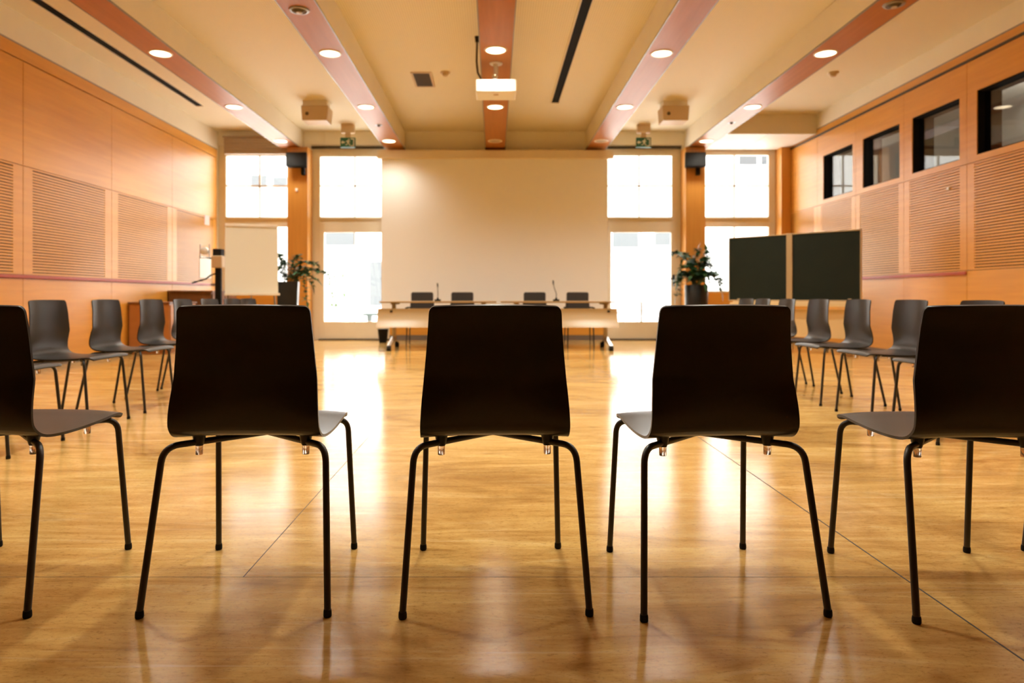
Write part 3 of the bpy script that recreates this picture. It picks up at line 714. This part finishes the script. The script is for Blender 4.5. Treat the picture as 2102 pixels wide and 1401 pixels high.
# ------------------------------------------------------------------ outside
struct(O('ground', MB().box(-60, 60, YB+.35, 80, -.5, -.02), M['paving']), 'pale paving outside')
bld = thing('apartment_building', 'overexposed white building across the street, seen through the windows', 'building', (0, 34, 0))
bm_ = MB().box(-40,40,0,8,-.02,16)
O('wall', bm_, M['ext_wall'], bld)
O('ledge', MB().box(-40,40,-.25,0,2.9,3.1).box(-40,40,-.25,0,5.6,5.75).box(-40,40,-.15,0,4.6,4.68), M['ext_wall'], bld)
for (x0, x1, z0, z1) in ((-12.1,-11.3,6.25,6.9), (-11.0,-10.3,6.25,6.8), (12.2,13.1,7.4,8.0), (13.3,13.7,7.4,8.3), (9.0,9.9,7.4,8.2), (-8.4,-6.9,3.4,4.4), (-6.2,-5.6,.4,2.6),(5.9,7.2,3.3,4.3),(8,9.5,3.4,4.4)):
    f_ = O('window', MB().box(x0-.06,x1+.06,-.05,.0,z0-.06,z1+.06), M['ext_wall'], bld)
    O('pane', MB().box(x0,x1,-.06,-.05,z0,z1), M['ext_grey'] if x0 > 12 else M['ext_glass'], f_)
t = thing('planter_tub', 'white tub with a small shrub outside the left glazed door', 'planter', (-3.55, 15.2, -.02))
O('tub', MB().lathe([(.28,0),(.36,.55),(.38,.62),(.33,.62),(.3,.5)], n=24, cap=False).lathe([(.001,.5),(.31,.5)], n=24, cap=False), M['tub'], t, True)
lm = MB(); rd = random.Random(4)
for i in range(160):
    p = Vector((rd.gauss(0,.15), rd.gauss(0,.15), .62+rd.random()*.75)); leaf(lm, p, Vector((rd.uniform(-1,1),rd.uniform(-1,1),rd.uniform(-.2,1))), Vector((0,0,1)), .13, .035)
O('foliage', lm, M['ext_green'], t)
t = thing('garden_bench', 'low grey green bench outside the left glazed door', 'bench', (-3.0, 16.6, -.02))
O('seat', MB().box(-.2,1.1,0,.5,.40,.46), M['ext_dark'], t, bevel=.01)
for x in (-.1, .95): O('leg', MB().box(x,x+.06,.05,.45,0,.40), M['ext_dark'], t)
def terrace_set(x, y, lb, lbs):
    t = thing('terrace_table', lb, 'table', (x, y, -.02), 0, 'terrace tables')
    O('tabletop', MB().lathe([(.40,.70),(.41,.72),(.40,.735)], n=24), M['terrace'], t)
    O('pedestal', MB().lathe([(.22,0),(.22,.02),(.025,.05),(.025,.70)], n=16), M['terrace'], t)
    for (dx, dy, rz), l2 in zip(((-.62,.1,90), (.62,-.1,-90)), lbs):
        c = thing('terrace_chair', l2, 'chair', (x+dx, y+dy, -.02), R(rz+180), 'terrace chairs')
        O('seat', MB().box(-.2,.2,-.2,.2,.43,.455), M['terrace'], c)
        bk = MB()
        for i in range(5): bk.box(-.2,.2,.18,.195,.55+.06*i,.58+.06*i)
        O('backrest', bk, M['terrace'], c)
        for lx in (-.19,.19):
            O('leg', MB().tube([(lx,-.18,.43),(lx,-.2,0)], .011, 6), M['terrace'], c); O('leg', MB().tube([(lx,.19,.85),(lx,.19,.43),(lx,.21,0)], .011, 6), M['terrace'], c)
terrace_set(3.9, 18.0, 'round terrace table outside the right glazed door, nearer one', ('terrace chair left of the nearer terrace table', 'terrace chair right of the nearer terrace table'))
terrace_set(5.3, 21.0, 'round terrace table outside the right glazed door, farther one', ('terrace chair left of the farther terrace table', 'terrace chair right of the farther terrace table'))
